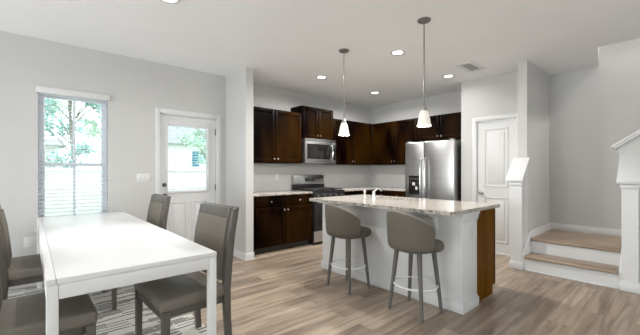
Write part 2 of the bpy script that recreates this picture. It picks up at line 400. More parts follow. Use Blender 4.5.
obj('pane', box(B(), gx0, gx1, 4.856, 4.860, gz0, gz1), 'glass', d1)
bm = B(); slats(bm, gx0+0.008, gx1-0.008, 4.835, gz0+0.06, gz1-0.03, 0.036, 0.024, 0.004, math.radians(6))
box(bm, gx0+0.006, gx1-0.006, 4.825, 4.85, gz1-0.025, gz1-0.003)
box(bm, gx0+0.006, gx1-0.006, 4.823, 4.85, gz0+0.02, gz0+0.036)
b1 = obj('door_blind', bm, 'blind', d1, smooth=False)
obj('tilt_wand', tube(B(), [(1.545, 4.818, 1.28), (1.545, 4.818, 1.90)], 0.0035, 8), 'vinylframe', b1)
for z, nm in ((1.075, 'deadbolt'), (0.925, 'door_knob')):
    bm = lathe(B(), [(0, 0), (0.03, 0), (0.03, 0.008), (0.012, 0.012), (0.011, 0.028), (0.027, 0.036), (0.029, 0.052), (0.02, 0.062), (0, 0.064)] if nm == 'door_knob'
               else [(0, 0), (0.029, 0), (0.028, 0.012), (0.02, 0.018), (0.009, 0.02), (0.009, 0.032), (0, 0.033)], (1.392, 4.825, z), 20, '-y')
    obj(nm, bm, 'bronze', d1)
for z in (1.86, 1.02, 0.22):
    obj('hinge', box(B(), sx1-0.004, sx1+0.014, 4.808, 4.83, z-0.05, z+0.05, 0.003), 'bronze', d1)
bm = B()
cw = 0.06
box(bm, DX0-cw, DX0, 4.784, 4.80, 0, DZ+cw, 0.004); box(bm, DX1, DX1+cw, 4.784, 4.80, 0, DZ+cw, 0.004); box(bm, DX0, DX1, 4.784, 4.80, DZ, DZ+cw, 0.004)
box(bm, DX0, DX0+0.014, 4.80, 4.95, 0, DZ); box(bm, DX1-0.014, DX1, 4.80, 4.95, 0, DZ); box(bm, DX0, DX1, 4.80, 4.95, DZ-0.012, DZ)
struct('trim_1', bm, 'trim', 'white casing around the glazed door', 'trim')
obj('threshold', box(B(), DX0+0.014, DX1-0.014, 4.80, 4.95, 0, 0.011, 0.003), 'nickel', d1)

# door_2: pantry door
d2 = thing('door_2', 'white two-panel pantry door with a round knob', 'door', (5.40, (PY0+PY1)/2, 0), kind='structure')
y0, y1 = PY0+0.016, PY1-0.016
obj('door_slab', box(B(), 5.385, 5.425, y0, y1, 0.014, 2.04), 'trim', d2)
for z0, z1 in ((1.02, 1.93), (0.17, 0.86)):
    bm = B(); pa, pb = y0+0.10, y1-0.10; t_ = 0.018
    for a in ((pa, pa+t_, z0, z1), (pb-t_, pb, z0, z1), (pa, pb, z0, z0+t_), (pa, pb, z1-t_, z1)): box(bm, 5.374, 5.386, a[0], a[1], a[2], a[3], 0.004)
    box(bm, 5.377, 5.386, pa+0.05, pb-0.05, z0+0.05, z1-0.05, 0.004)
    obj('raised_panel', bm, 'trim', d2)
obj('door_knob', lathe(B(), [(0, 0), (0.03, 0), (0.03, 0.008), (0.012, 0.012), (0.011, 0.03), (0.027, 0.04), (0.029, 0.055), (0.02, 0.066), (0, 0.068)], (5.385, y1-0.055, 0.93), 20, '-x'), 'nickel', d2)
bm = B()
box(bm, 5.344, 5.36, PY1, PY1+cw, 0, PZ+cw, 0.004); box(bm, 5.344, 5.36, PY0-cw, PY0, 0, PZ+cw, 0.004); box(bm, 5.344, 5.36, PY0, PY1, PZ, PZ+cw, 0.004)
box(bm, 5.36, 5.46, PY0, PY0+0.012, 0, PZ); box(bm, 5.36, 5.46, PY1-0.012, PY1, 0, PZ); box(bm, 5.36, 5.46, PY0, PY1, PZ-0.012, PZ)
struct('trim_2', bm, 'trim', 'white casing around the pantry door', 'trim')

# stairs
st = thing('staircase', 'two white-riser steps with brown wood treads up to a landing', 'stairs', (5.3, 0.96, 0), kind='structure')
SY0, SY1 = 0.487, 1.422
obj('riser', box(B(), 4.715, 4.735, SY0, SY1, 0, 0.160), 'trim', st)
obj('tread', box(B(), 4.685, 4.97, SY0+0.021, SY1-0.021, 0.160, 0.194, 0.012, 3), 'tread', st)
obj('riser', box(B(), 4.965, 4.985, SY0, SY1, 0.194, 0.347), 'trim', st)
obj('landing', box(B(), 4.94, 5.968, SY0+0.021, SY1-0.021, 0.347, 0.381, 0.012, 3), 'tread', st)
obj('riser_shoe', box(B(), 4.70, 4.716, SY0+0.02, SY1-0.02, 0, 0.02, 0.004), 'trim', st)
for ya, yb in ((1.402, 1.424), (0.485, 0.507)):
    obj('skirt_board', prism(B(), [(4.705, 0), (5.955, 0), (5.955, 0.475), (5.06, 0.475), (4.94, 0.44), (4.705, 0.205)], 'y', ya, yb, 0.003), 'trim', st)
bm = B(); box(bm, 5.952, 5.969, 0.507, 1.436, 0.38, 0.463, 0.003); box(bm, 5.957, 5.969, 0.507, 1.436, 0.463, 0.478, 0.003)
obj('landing_baseboard', bm, 'trim', st)
bm = B()
for k in range(8): box(bm, 5.07, 5.965, 0.48-0.25*k, 0.22-0.25*k, 0.0, 0.38+0.185*(k+1))
obj('upper_flight', bm, 'tread', st)

# ------------------------------------------------------------------ ceiling fixtures
def can(x, y, label, watts=25, first=[None]):
    if first[0] is None:
        r = thing('recessed_light', label, 'ceiling light', (x, y, CE), 0, 'recessed ceiling lights')
        obj('trim_ring', lathe(B(), [(0.062, 0.02), (0.062, -0.003), (0.072, -0.008), (0.09, -0.006), (0.095, 0.0)], (x, y, CE), 32), 'plate', r)
        obj('diffuser', lathe(B(), [(0, -0.002), (0.064, -0.002), (0.064, 0.004), (0, 0.004)], (x, y, CE), 32), 'lens', r)
        first[0] = r
    else:
        r = copy_tree(first[0]); r.location = (x, y, CE); r['label'] = label
    l = bpy.data.lights.new('can_beam', 'AREA'); l.shape = 'DISK'; l.size = 0.12; l.energy = watts; l.color = (1.0, 0.98, 0.955); l.spread = math.radians(165)
    lo = bpy.data.objects.new('can_beam', l); COL.objects.link(lo); lo.location = (0, 0, -0.012); lo.parent = r
    return r
can(3.428, 3.839, 'lit recessed ceiling light above the range, beside the smaller pendant')
can(3.424, 2.411, 'lit recessed ceiling light between the two pendant lamps')
can(4.851, 3.924, 'lit recessed ceiling light nearest the kitchen corner')
can(4.857, 2.482, 'lit recessed ceiling light in front of the refrigerator, beside the vent', 4)
can(0.886, 2.95, 'lit recessed ceiling light over the white dining table, at the top edge of the photo', 16)

v = thing('ceiling_vent', 'small white louvred vent in the ceiling near the pantry', 'vent', (4.66, 2.055, CE))
bm = B()
for a in ((4.43, 4.89, 1.94, 1.99), (4.43, 4.89, 2.12, 2.17), (4.43, 4.48, 1.99, 2.12), (4.84, 4.89, 1.99, 2.12)): box(bm, a[0], a[1], a[2], a[3], CE-0.010, CE, 0.002)
obj('vent_frame', bm, 'plate', v)
bm = B()
for k in range(9): box(bm, 4.495+0.038*k, 4.512+0.038*k, 1.99, 2.12, CE-0.007, CE-0.002)
obj('louvre', bm, 'slot', v)
obj('duct_cover', box(B(), 4.48, 4.84, 1.99, 2.12, CE-0.0015, CE), 'slot', v)

def pendant(x, y, label, first=[None]):
    if first[0] is None:
        r = thing('pendant_lamp', label, 'pendant lamp', (x, y, CE), 0, 'pendant lamps over the island')
        obj('canopy', lathe(B(), [(0, 0), (0.062, 0), (0.064, -0.006), (0.055, -0.018), (0.02, -0.026), (0.012, -0.034), (0, -0.035)], (x, y, CE), 28), 'steeld', r)
        obj('rod', tube(B(), [(x, y, CE-0.03), (x, y, 1.88)], 0.0058, 10), 'steeld', r)
        obj('socket_cap', lathe(B(), [(0, 1.90), (0.010, 1.90), (0.013, 1.89), (0.022, 1.882), (0.028, 1.868), (0.029, 1.848), (0, 1.848)], (x, y, 0), 24), 'nickel', r)
        obj('glass_shade', lathe(B(), [(0.026, 1.853), (0.034, 1.848), (0.043, 1.825), (0.055, 1.77), (0.066, 1.705), (0.063, 1.705), (0.052, 1.77), (0.040, 1.823), (0.028, 1.845)], (x, y, 0), 28), 'shade', r)
        obj('bulb', lathe(B(), [(0, 1.75), (0.02, 1.757), (0.028, 1.78), (0.02, 1.81), (0.012, 1.83), (0.012, 1.848), (0, 1.848)], (x, y, 0), 16), 'lens', r)
        first[0] = r
    else:
        r = copy_tree(first[0]); r.location = (x, y, CE); r['label'] = label
    l = bpy.data.lights.new('pendant_bulb', 'POINT'); l.energy = 22; l.shadow_soft_size = 0.04; l.color = (1.0, 0.94, 0.85)
    lo = bpy.data.objects.new('pendant_bulb', l); COL.objects.link(lo); lo.location = (0, 0, 1.69-CE); lo.parent = r
    return r
pendant(2.87, 2.802, 'farther pendant lamp with a frosted shade over the sink end of the island')
pendant(2.88, 1.722, 'nearer pendant lamp with a frosted shade over the second stool')

# ------------------------------------------------------------------ kitchen cabinets
def fbox(bm, ax, face, u0, u1, z0, z1, d0, d1, bev=0.0):
    if ax == 'y': return box(bm, u0, u1, face-d1, face-d0, z0, z1, bev)
    return box(bm, face-d1, face-d0, u0, u1, z0, z1, bev)

def shaker(ax, face, u0, u1, z0, z1, fw=0.055):
    u0, u1 = sorted((u0, u1)); bm = B()
    fbox(bm, ax, face, u0, u0+fw, z0, z1, 0.001, 0.021, 0.003); fbox(bm, ax, face, u1-fw, u1, z0, z1, 0.001, 0.021, 0.003)
    fbox(bm, ax, face, u0+fw, u1-fw, z0, z0+fw, 0.001, 0.021, 0.003); fbox(bm, ax, face, u0+fw, u1-fw, z1-fw, z1, 0.001, 0.021, 0.003)
    fbox(bm, ax, face, u0+fw-0.004, u1-fw+0.004, z0+fw-0.004, z1-fw+0.004, 0.001, 0.010)
    return bm

def knob(ax, face, u, z, parent):
    c = (u, face-0.021, z) if ax == 'y' else (face-0.021, u, z)
    obj('knob', lathe(B(), [(0, 0), (0.006, 0), (0.006, 0.012), (0.014, 0.018), (0.014, 0.025), (0.008, 0.029), (0, 0.029)], c, 14, '-'+ax), 'chrome', parent)

def cabinet(name, label, ax, face, back, u0, u1, z0, z1, splits, drawers=False, knobz='low', toe=False, group=None, ends=()):
    """splits: door edges along u; face = front plane of the carcass"""
    lo, hi = min(u0, u1), max(u0, u1)
    mid = (lo+hi)/2
    loc = (mid, (face+back)/2, z0) if ax == 'y' else ((face+back)/2, mid, z0)
    t = thing(name, label, 'cabinet', loc, 0, group)
    dep = back-face
    zb = z0+0.10 if toe else z0
    obj('carcass', fbox(B(), ax, face, lo, hi, zb, z1, -dep, 0, 0.002), 'cab', t)
    if toe: obj('toe_kick', fbox(B(), ax, face, lo+0.005, hi-0.005, z0, zb, -dep+0.01, -0.055), 'black', t)
    n = len(splits)-1
    zt = z1-0.015
    for i in range(n):
        a, b = splits[i]+0.006, splits[i+1]-0.006
        zd1 = zt
        if drawers:
            dr = obj('drawer', fbox(B(), ax, face, a, b, z1-0.165, z1-0.02, 0.001, 0.021, 0.004), 'cab', t)
            knob(ax, face, (a+b)/2, z1-0.092, dr); zd1 = z1-0.18
        dz0 = zb+0.015
        d = obj('door', shaker(ax, face, a, b, dz0, zd1), 'cab', t)
        ku = (b-0.028) if i % 2 == 0 else (a+0.028)
        if ax == 'x': ku = (b-0.028) if i % 2 == 0 else (a+0.028)
        knob(ax, face, ku, (dz0+0.05) if knobz == 'low' else (zd1-0.05), d)
    return t
UG = 'dark wall cabinets'; BG = 'dark base cabinets'
cabinet('wall_cabinet', 'dark wall cabinet with two doors left of the microwave', 'y', 4.58, 4.90, 2.42, 3.602, 1.40, 2.295, [2.50, 3.05, 3.60], group=UG)
cabinet('wall_cabinet', 'short dark cabinet mounted above the microwave, higher than its neighbours', 'y', 4.57, 4.90, 3.608, 4.372, 1.852, 2.435, [3.608, 3.99, 4.372], group=UG)
cabinet('wall_cabinet', 'dark wall cabinet right of the microwave, behind the farther pendant', 'y', 4.58, 4.90, 4.378, 5.569, 1.40, 2.29, [4.378, 4.93, 5.49], group=UG)
cabinet('wall_cabinet', 'dark wall cabinet between the kitchen corner and the refrigerator', 'x', 5.57, 5.90, 3.475, 4.579, 1.40, 2.29, [3.475, 4.01, 4.55], group=UG)
cabinet('wall_cabinet', 'short dark cabinet above the refrigerator', 'x', 5.57, 5.90, 2.525, 3.468, 1.84, 2.29, [2.545, 3.005, 3.468], group=UG)
cabinet('base_cabinet', 'near-black base cabinet with two drawers and two doors left of the range', 'y', 4.30, 4.878, 2.434, 3.602, 0, 0.885, [2.505, 3.055, 3.60], drawers=True, knobz='high', toe=True, group=BG)
cabinet('base_cabinet', 'dark base cabinet right of the range, mostly hidden by the island', 'y', 4.30, 4.878, 4.382, 5.28, 0, 0.885, [4.382, 4.83, 5.27], drawers=True, knobz='high', toe=True, group=BG)
cabinet('base_cabinet', 'dark base cabinet beside the refrigerator, mostly hidden by the island', 'x', 5.29, 5.878, 3.525, 4.87, 0, 0.885, [3.525, 3.90, 4.27], drawers=True, knobz='high', toe=True, group=BG)
tag(obj('countertop', box(B(), 2.434, 3.606, 4.265, 4.90, 0.886, 0.918, 0.004), 'granite'), 'speckled granite countertop on the cabinet left of the range', 'countertop')
tag(obj('countertop', prism(B(), [(4.378, 4.265), (5.255, 4.265), (5.255, 3.52), (5.90, 3.52), (5.90, 4.90), (4.378, 4.90)], 'z', 0.886, 0.918, 0.004), 'granite'), 'speckled granite countertop around the corner from range to refrigerator', 'countertop')

# range
rg = thing('range', 'stainless steel and black gas range below the microwave', 'range', (3.99, 4.56, 0))
RX0, RX1 = 3.612, 4.37
obj('body', box(B(), RX0, RX1, 4.27, 4.885, 0.03, 0.905, 0.004), 'black', rg)
for x in (RX0+0.04, RX1-0.04):
    for y in (4.33, 4.84): obj('foot', lathe(B(), [(0, 0), (0.018, 0), (0.015, 0.03), (0, 0.03)], (x, y, 0), 10), 'black', rg)
dr = obj('storage_drawer', box(B(), RX0+0.003, RX1-0.003, 4.235, 4.27, 0.05, 0.235, 0.006), 'steel', rg)
dd = obj('oven_door', box(B(), RX0+0.003, RX1-0.003, 4.225, 4.27, 0.245, 0.775, 0.006), 'black', rg)
obj('oven_window', box(B(), RX0+0.10, RX1-0.10, 4.221, 4.226, 0.36, 0.66, 0.001), 'blackglass', dd)
obj('oven_handle', tube(B(), [(RX0+0.06, 4.226, 0.725), (RX0+0.06, 4.18, 0.73), (RX0+0.09, 4.172, 0.73), (RX1-0.09, 4.172, 0.73), (RX1-0.06, 4.18, 0.73), (RX1-0.06, 4.226, 0.725)], 0.011, 10), 'steel', dd)
pn = obj('control_panel', prism(B(), [(4.232, 0.785), (4.27, 0.785), (4.27, 0.90), (4.25, 0.90)], 'x', RX0+0.003, RX1-0.003, 0.003), 'black', rg)
for k in range(5):
    obj('burner_knob', lathe(B(), [(0, 0), (0.023, 0), (0.021, 0.022), (0, 0.024)], (RX0+0.10+k*0.14, 4.242, 0.842), 16, '-y'), 'steeld', pn)
ct = obj('cooktop', box(B(), RX0, RX1, 4.245, 4.80, 0.905, 0.922, 0.004), 'black', rg)
for x0 in (RX0+0.03, RX0+0.27, RX0+0.51):
    bm = B(); x1 = x0+0.22
    for x in (x0, (x0+x1)/2-0.006, x1-0.012): box(bm, x, x+0.012, 4.29, 4.75, 0.938, 0.954, 0.002)
    for y in (4.29, 4.40, 4.52, 4.63, 4.738): box(bm, x0, x1, y, y+0.012, 0.938, 0.954, 0.002)
    for x in (x0, x1-0.012):
        for y in (4.29, 4.738): box(bm, x, x+0.012, y, y+0.012, 0.922, 0.94)
    obj('grate', bm, 'iron', ct)
for x in (RX0+0.14, RX0+0.62):
    for y in (4.40, 4.65): obj('burner', lathe(B(), [(0, 0.935), (0.035, 0.933), (0.04, 0.922), (0, 0.922)], (x, y, 0), 16), 'iron', ct)
bgd = obj('backguard', prism(B(), [(4.805, 1.02), (4.885, 1.02), (4.885, 1.19), (4.83, 1.19)], 'x', RX0+0.01, RX1-0.005, 0.006), 'steel', rg)
obj('vent_strip', box(B(), RX0+0.01, RX1-0.005, 4.80, 4.885, 0.922, 1.02, 0.003), 'black', bgd)
obj('clock_display', prism(B(), [(4.809, 1.075), (4.83, 1.075), (4.83, 1.135), (4.8175, 1.135)], 'x', RX0+0.27, RX0+0.49), 'blackglass', bgd)
for k in range(4): obj('clock_digit', prism(B(), [(4.8095, 1.092), (4.83, 1.092), (4.83, 1.118), (4.8145, 1.118)], 'x', RX0+0.305+k*0.042, RX0+0.325+k*0.042), 'display', bgd)

# microwave
mw = thing('microwave', 'stainless over-range microwave with a black glass door', 'microwave', (3.99, 4.69, 1.41))
obj('body', box(B(), RX0, RX1, 4.50, 4.895, 1.41, 1.848, 0.004), 'steeld', mw)
md = obj('door', box(B(), RX0, RX1-0.09, 4.475, 4.50, 1.435, 1.80, 0.005), 'steel', mw)
obj('door_glass', box(B(), RX0+0.045, RX1-0.165, 4.471, 4.476, 1.485, 1.755, 0.001), 'blackglass', md)
obj('handle', tube(B(), [(RX1-0.128, 4.476, 1.48), (RX1-0.128, 4.445, 1.50), (RX1-0.128, 4.432, 1.56), (RX1-0.128, 4.428, 1.617), (RX1-0.128, 4.432, 1.675), (RX1-0.128, 4.445, 1.735), (RX1-0.128, 4.476, 1.755)], 0.016, 10), 'chrome', md)
cp = obj('control_panel', box(B(), RX1-0.088, RX1, 4.475, 4.50, 1.435, 1.80, 0.005), 'steel', mw)
obj('keypad', box(B(), RX1-0.075, RX1-0.015, 4.472, 4.476, 1.47, 1.70, 0.001), 'blackglass', cp)
obj('display', box(B(), RX1-0.075, RX1-0.015, 4.472, 4.476, 1.72, 1.77, 0.001), 'display', cp)
bm = box(B(), RX0, RX1, 4.478, 4.50, 1.803, 1.848, 0.003)
for k in range(3): box(bm, RX0+0.03, RX1-0.03, 4.474, 4.479, 1.811+k*0.012, 1.816+k*0.012)
obj('vent_grille', bm, 'steel', mw)
obj('base_trim', box(B(), RX0, RX1, 4.478, 4.50, 1.41, 1.433, 0.003), 'steel', mw)

# refrigerator
FY0, FY1 = 2.565, 3.50
fr = thing('refrigerator', 'stainless side-by-side refrigerator with a water dispenser in the left door', 'refrigerator', (5.55, 3.03, 0))
obj('cabinet_body', box(B(), 5.27, 5.885, FY0+0.005, FY1-0.005, 0.02, 1.765, 0.006), 'steeld', fr)
sp = 3.115
fl = obj('freezer_door', box(B(), 5.20, 5.264, sp+0.004, FY1, 0.09, 1.79, 0.014, 3), 'steel', fr)
fd = obj('refrigerator_door', box(B(), 5.20, 5.264, FY0, sp-0.004, 0.09, 1.79, 0.014, 3), 'steel', fr)
for y, p in ((sp+0.045, fl), (sp-0.045, fd)):
    obj('handle', tube(B(), [(5.202, y, 0.55), (5.165, y, 0.57), (5.148, y, 0.64), (5.145, y, 0.9), (5.145, y, 1.2), (5.148, y, 1.41), (5.165, y, 1.48), (5.202, y, 1.50)], 0.013, 12), 'chrome', p)
dp = obj('dispenser', box(B(), 5.194, 5.203, 3.20, 3.42, 0.845, 1.185, 0.004), 'blackglass', fl)
bm = B(); box(bm, 5.180, 5.195, 3.285, 3.335, 1.01, 1.06, 0.004); box(bm, 5.178, 5.195, 3.235, 3.275, 0.93, 0.99, 0.004)
obj('paddle', bm, 'plate', dp)
for k in range(4): obj('button', box(B(), 5.1925, 5.195, 3.385-0.05*k, 3.365-0.05*k, 1.12, 1.138), 'steel', dp)
obj('drip_tray', box(B(), 5.175, 5.195, 3.215, 3.405, 0.85, 0.862, 0.003), 'black', dp)
obj('kick_grille', box(B(), 5.23, 5.27, FY0+0.02, FY1-0.02, 0.02, 0.085, 0.003), 'black', fr)
for y in (FY0+0.06, FY1-0.06): obj('hinge_cover', box(B(), 5.225, 5.33, y-0.035, y+0.035, 1.79, 1.81, 0.006), 'steeld', fr)
for x in (5.35, 5.82):
    for y in (FY0+0.06, FY1-0.06): obj('foot', lathe(B(), [(0, 0), (0.02, 0), (0.02, 0.022), (0, 0.022)], (x, y, 0), 10), 'black', fr)

# ------------------------------------------------------------------ island
isl = thing('kitchen_island', 'white panelled kitchen island with a brown cabinet end', 'island', (3.28, 2.27, 0))
obj('back_panel', box(B(), 2.865, 3.15, 1.345, 3.19, 0, 0.886, 0.003), 'islandp', isl)
obj('corner_post', box(B(), 2.858, 3.165, 1.337, 1.355, 0.1, 0.80, 0.002), 'islandp', isl)
bm = B(); box(bm, 2.845, 3.172, 1.318, 3.20, 0, 0.085, 0.004); box(bm, 2.853, 3.168, 1.328, 3.197, 0.085, 0.10, 0.004)
obj('base_molding', bm, 'trim', isl)
bm = B(); box(bm, 2.858, 3.172, 1.331, 1.355, 0.80, 0.825, 0.004); box(bm, 2.850, 3.182, 1.325, 1.355, 0.825, 0.86, 0.006); box(bm, 2.842, 3.19, 1.318, 1.355, 0.86, 0.886, 0.004)
obj('crown_molding', bm, 'trim', isl)
bm = box(B(), 3.15, 3.625, 1.372, 3.19, 0.10, 0.685)
for a in ((3.15, 3.235, 1.372, 3.19), (3.613, 3.625, 1.372, 3.19), (3.235, 3.613, 1.372, 2.262), (3.235, 3.613, 2.938, 3.19)): box(bm, a[0], a[1], a[2], a[3], 0.685, 0.886)
ib = obj('cabinet_box', bm, 'cab', isl)
obj('end_panel', prism(B(), [(3.165, 0.0), (3.58, 0.0), (3.58, 0.09), (3.63, 0.09), (3.63, 0.884), (3.165, 0.884)], 'y', 1.355, 1.372), 'cabend', isl)
obj('panel_edge', box(B(), 3.628, 3.646, 1.352, 1.374, 0.09, 0.884, 0.002), 'cab', isl)
obj('toe_kick', box(B(), 3.15, 3.57, 1.372, 3.18, 0, 0.10), 'black', isl)
us = [1.38, 1.78, 2.20, 2.75, 3.18]
for i in range(4):
    a, b = us[i]+0.005, us[i+1]-0.005
    bm = shaker('x', 3.625, a, b, 0.12, 0.87); bmesh.ops.scale(bm, vec=(-1, 1, 1), space=Matrix.Translation((-3.625, 0, 0)), verts=bm.verts[:]); bmesh.ops.reverse_faces(bm, faces=bm.faces[:])
    obj('door', bm, 'cab', isl)
def corbel(y):
    pts = [(2.865, 0.885), (2.70, 0.885), (2.70, 0.862), (2.715, 0.85), (2.75, 0.842), (2.785, 0.825), (2.805, 0.79), (2.815, 0.75), (2.83, 0.725), (2.845, 0.705), (2.865, 0.70)]
    obj('corbel', prism(B(), pts, 'y', y-0.035, y+0.035, 0.003), 'trim', isl)
for y in (1.60, 2.93): corbel(y)

def rounded(x0, x1, y0, y1, r, n=6):
    out = []
    for cx, cy, a0 in ((x1-r, y1-r, 0), (x0+r, y1-r, 90), (x0+r, y0+r, 180), (x1-r, y0+r, 270)):
        for k in range(n+1):
            a = math.radians(a0+90*k/n); out.append((cx+r*math.cos(a), cy+r*math.sin(a)))
    return out
def slab_with_hole(outer, hole, z0, z1):
    bm = B(); es = []
    for loop in (outer, hole):
        vs = [bm.verts.new((p[0], p[1], z1)) for p in loop]
        es += [bm.edges.new((vs[i], vs[(i+1) % len(vs)])) for i in range(len(vs))]
    bmesh.ops.triangle_fill(bm, use_beauty=True, edges=es)
    r = bmesh.ops.extrude_face_region(bm, geom=bm.faces[:])
    bmesh.ops.translate(bm, vec=(0, 0, z0-z1), verts=[v for v in r['geom'] if isinstance(v, bmesh.types.BMVert)])
    bmesh.ops.recalc_face_normals(bm, faces=bm.faces[:])
    return bm
SKX0, SKX1, SKY0, SKY1 = 3.25, 3.60, 2.28, 2.92
tag(obj('countertop', slab_with_hole(rounded(2.635, 3.71, 1.315, 3.215, 0.05), rounded(SKX0, SKX1, SKY0, SKY1, 0.04), 0.888, 0.921), 'granite'),
    'long speckled granite countertop with rounded corners on the island', 'countertop')
bm = slab_with_hole(rounded(SKX0-0.012, SKX1+0.012, SKY0-0.012, SKY1+0.012, 0.05), rounded(SKX0+0.004, SKX1-0.004, SKY0+0.004, SKY1-0.004, 0.04), 0.70, 0.8875)
box(bm, SKX0-0.01, SKX1+0.01, SKY0-0.01, SKY1+0.01, 0.69, 0.705)
sk = tag(obj('sink', bm, 'sink'), 'undermount steel sink set into the island countertop', 'sink')
obj('drain', lathe(B(), [(0, 0.708), (0.03, 0.708), (0.04, 0.7055), (0, 0.7052)], (3.43, 2.60, 0), 20), 'chrome', sk)
fc = thing('faucet', 'chrome kitchen faucet with a lever beside the island sink', 'faucet', (3.19, 2.60, 0.921))
x, y = 3.19, 2.60
obj('base', lathe(B(), [(0, 0), (0.03, 0), (0.03, 0.008), (0.021, 0.016), (0.020, 0.085), (0.014, 0.10), (0, 0.102)], (x, y, 0.921), 20), 'chrome', fc)
obj('spout', tube(B(), [(x, y, 1.00), (x+0.03, y+0.005, 1.028), (x+0.10, y+0.015, 1.045), (x+0.17, y+0.025, 1.038), (x+0.19, y+0.028, 1.015)], [0.015, 0.014, 0.013, 0.012, 0.012], 12), 'chrome', fc)
obj('lever', tube(B(), [(x, y, 1.01), (x-0.005, y-0.03, 1.035), (x-0.01, y-0.075, 1.055)], [0.010, 0.008, 0.006], 10), 'chrome', fc)
spr = thing('side_sprayer', 'short chrome side sprayer left of the kitchen faucet', 'sprayer', (3.19, 2.745, 0.921))
y = 2.745
obj('sprayer_base', lathe(B(), [(0, 0), (0.024, 0), (0.022, 0.012), (0.014, 0.02), (0, 0.02)], (x, y, 0.921), 18), 'chrome', spr)
obj('spray_head', lathe(B(), [(0, 0.0), (0.012, 0.0), (0.012, 0.03), (0.018, 0.055), (0.017, 0.078), (0.008, 0.085), (0, 0.085)], (x, y, 0.94), 18), 'chrome', spr)

# ------------------------------------------------------------------ wall plates
def plate(name, label, cat, ax, face, u, z, wd, ht, toggles):
    loc = (u, face, z-ht/2) if ax == 'y' else (face, u, z-ht/2)
    t = thing(name, label, cat, loc)
    obj('cover_plate', fbox(B(), ax, face, u-wd/2, u+wd/2, z-ht/2, z+ht/2, 0.0, 0.006, 0.002), 'plate', t)
    for du in toggles:
        if cat == 'switch': obj('rocker', fbox(B(), ax, face, u+du-0.016, u+du+0.016, z-0.03, z+0.03, 0.006, 0.0085, 0.001), 'plate', t)
        else:
            for dz in (0.02, -0.02): obj('socket', fbox(B(), ax, face, u+du-0.013, u+du+0.013, z+dz-0.014, z+dz+0.014, 0.006, 0.0075, 0.001), 'slot' if False else 'plate', t)
    return t
plate('light_switch', 'white three-gang light switch between the window and the glazed door', 'switch', 'y', 4.80, 1.126, 1.175, 0.165, 0.117, (-0.046, 0, 0.046))
plate('wall_outlet', 'white wall outlet low on the window wall behind the table', 'outlet', 'y', 4.80, 0.005, 0.49, 0.115, 0.115, (0,))
plate('wall_outlet', 'white outlet on the white end of the island under the countertop', 'outlet', 'y', 1.337, 3.045, 0.70, 0.07, 0.115, (0,))
plate('wall_outlet', 'white outlet on the kitchen wall left of the range', 'outlet', 'y', 4.90, 3.30, 1.16, 0.07, 0.115, (0,))

# ------------------------------------------------------------------ dining area
RUGZ = 0.012
bm = box(B(), -0.62, 1.06, 1.55, 4.72, 0.0005, RUGZ, 0.004)
tag(obj('area_rug', bm, 'rug'), 'off-white rug with dark broken stripes under the dining table', 'rug')

TX0, TX1, TY0, TY1, TZ = 0.054, 0.871, 1.955, 4.655, 0.76
tb = thing('dining_table', 'long white rectangular dining table set under the window', 'table', ((TX0+TX1)/2, (TY0+TY1)/2, RUGZ))
g = 0.0016; bw = 0.036
bm = B()
box(bm, TX0+bw+g, TX1, TY0, TY1, TZ-0.028, TZ, 0.0022)
tp = obj('tabletop', bm, 'table', tb)
obj('side_leaf', box(B(), TX0, TX0+bw, TY0, TY1, TZ-0.028, TZ, 0.0022), 'table', tb)
LG = 0.047
bm = B()
box(bm, TX0+LG, TX1-LG, TY0+0.001, TY0+0.026, TZ-0.098, TZ-0.0295, 0.0015); box(bm, TX0+LG, TX1-LG, TY1-0.026, TY1-0.001, TZ-0.098, TZ-0.0295, 0.0015)
box(bm, TX0+0.001, TX0+0.026, TY0+LG, TY1-LG, TZ-0.098, TZ-0.0295, 0.0015); box(bm, TX1-0.026, TX1-0.001, TY0+LG, TY1-LG, TZ-0.098, TZ-0.0295, 0.0015)
obj('apron', bm, 'table', tb)
for xa, ya in ((TX0, TY0), (TX1-LG, TY0), (TX0, TY1-LG), (TX1-LG, TY1-LG)):
    z0 = RUGZ
    obj('leg', box(B(), xa+0.001, xa+LG-0.001, ya+0.001, ya+LG-0.001, z0, TZ-0.0295, 0.002), 'table', tb)

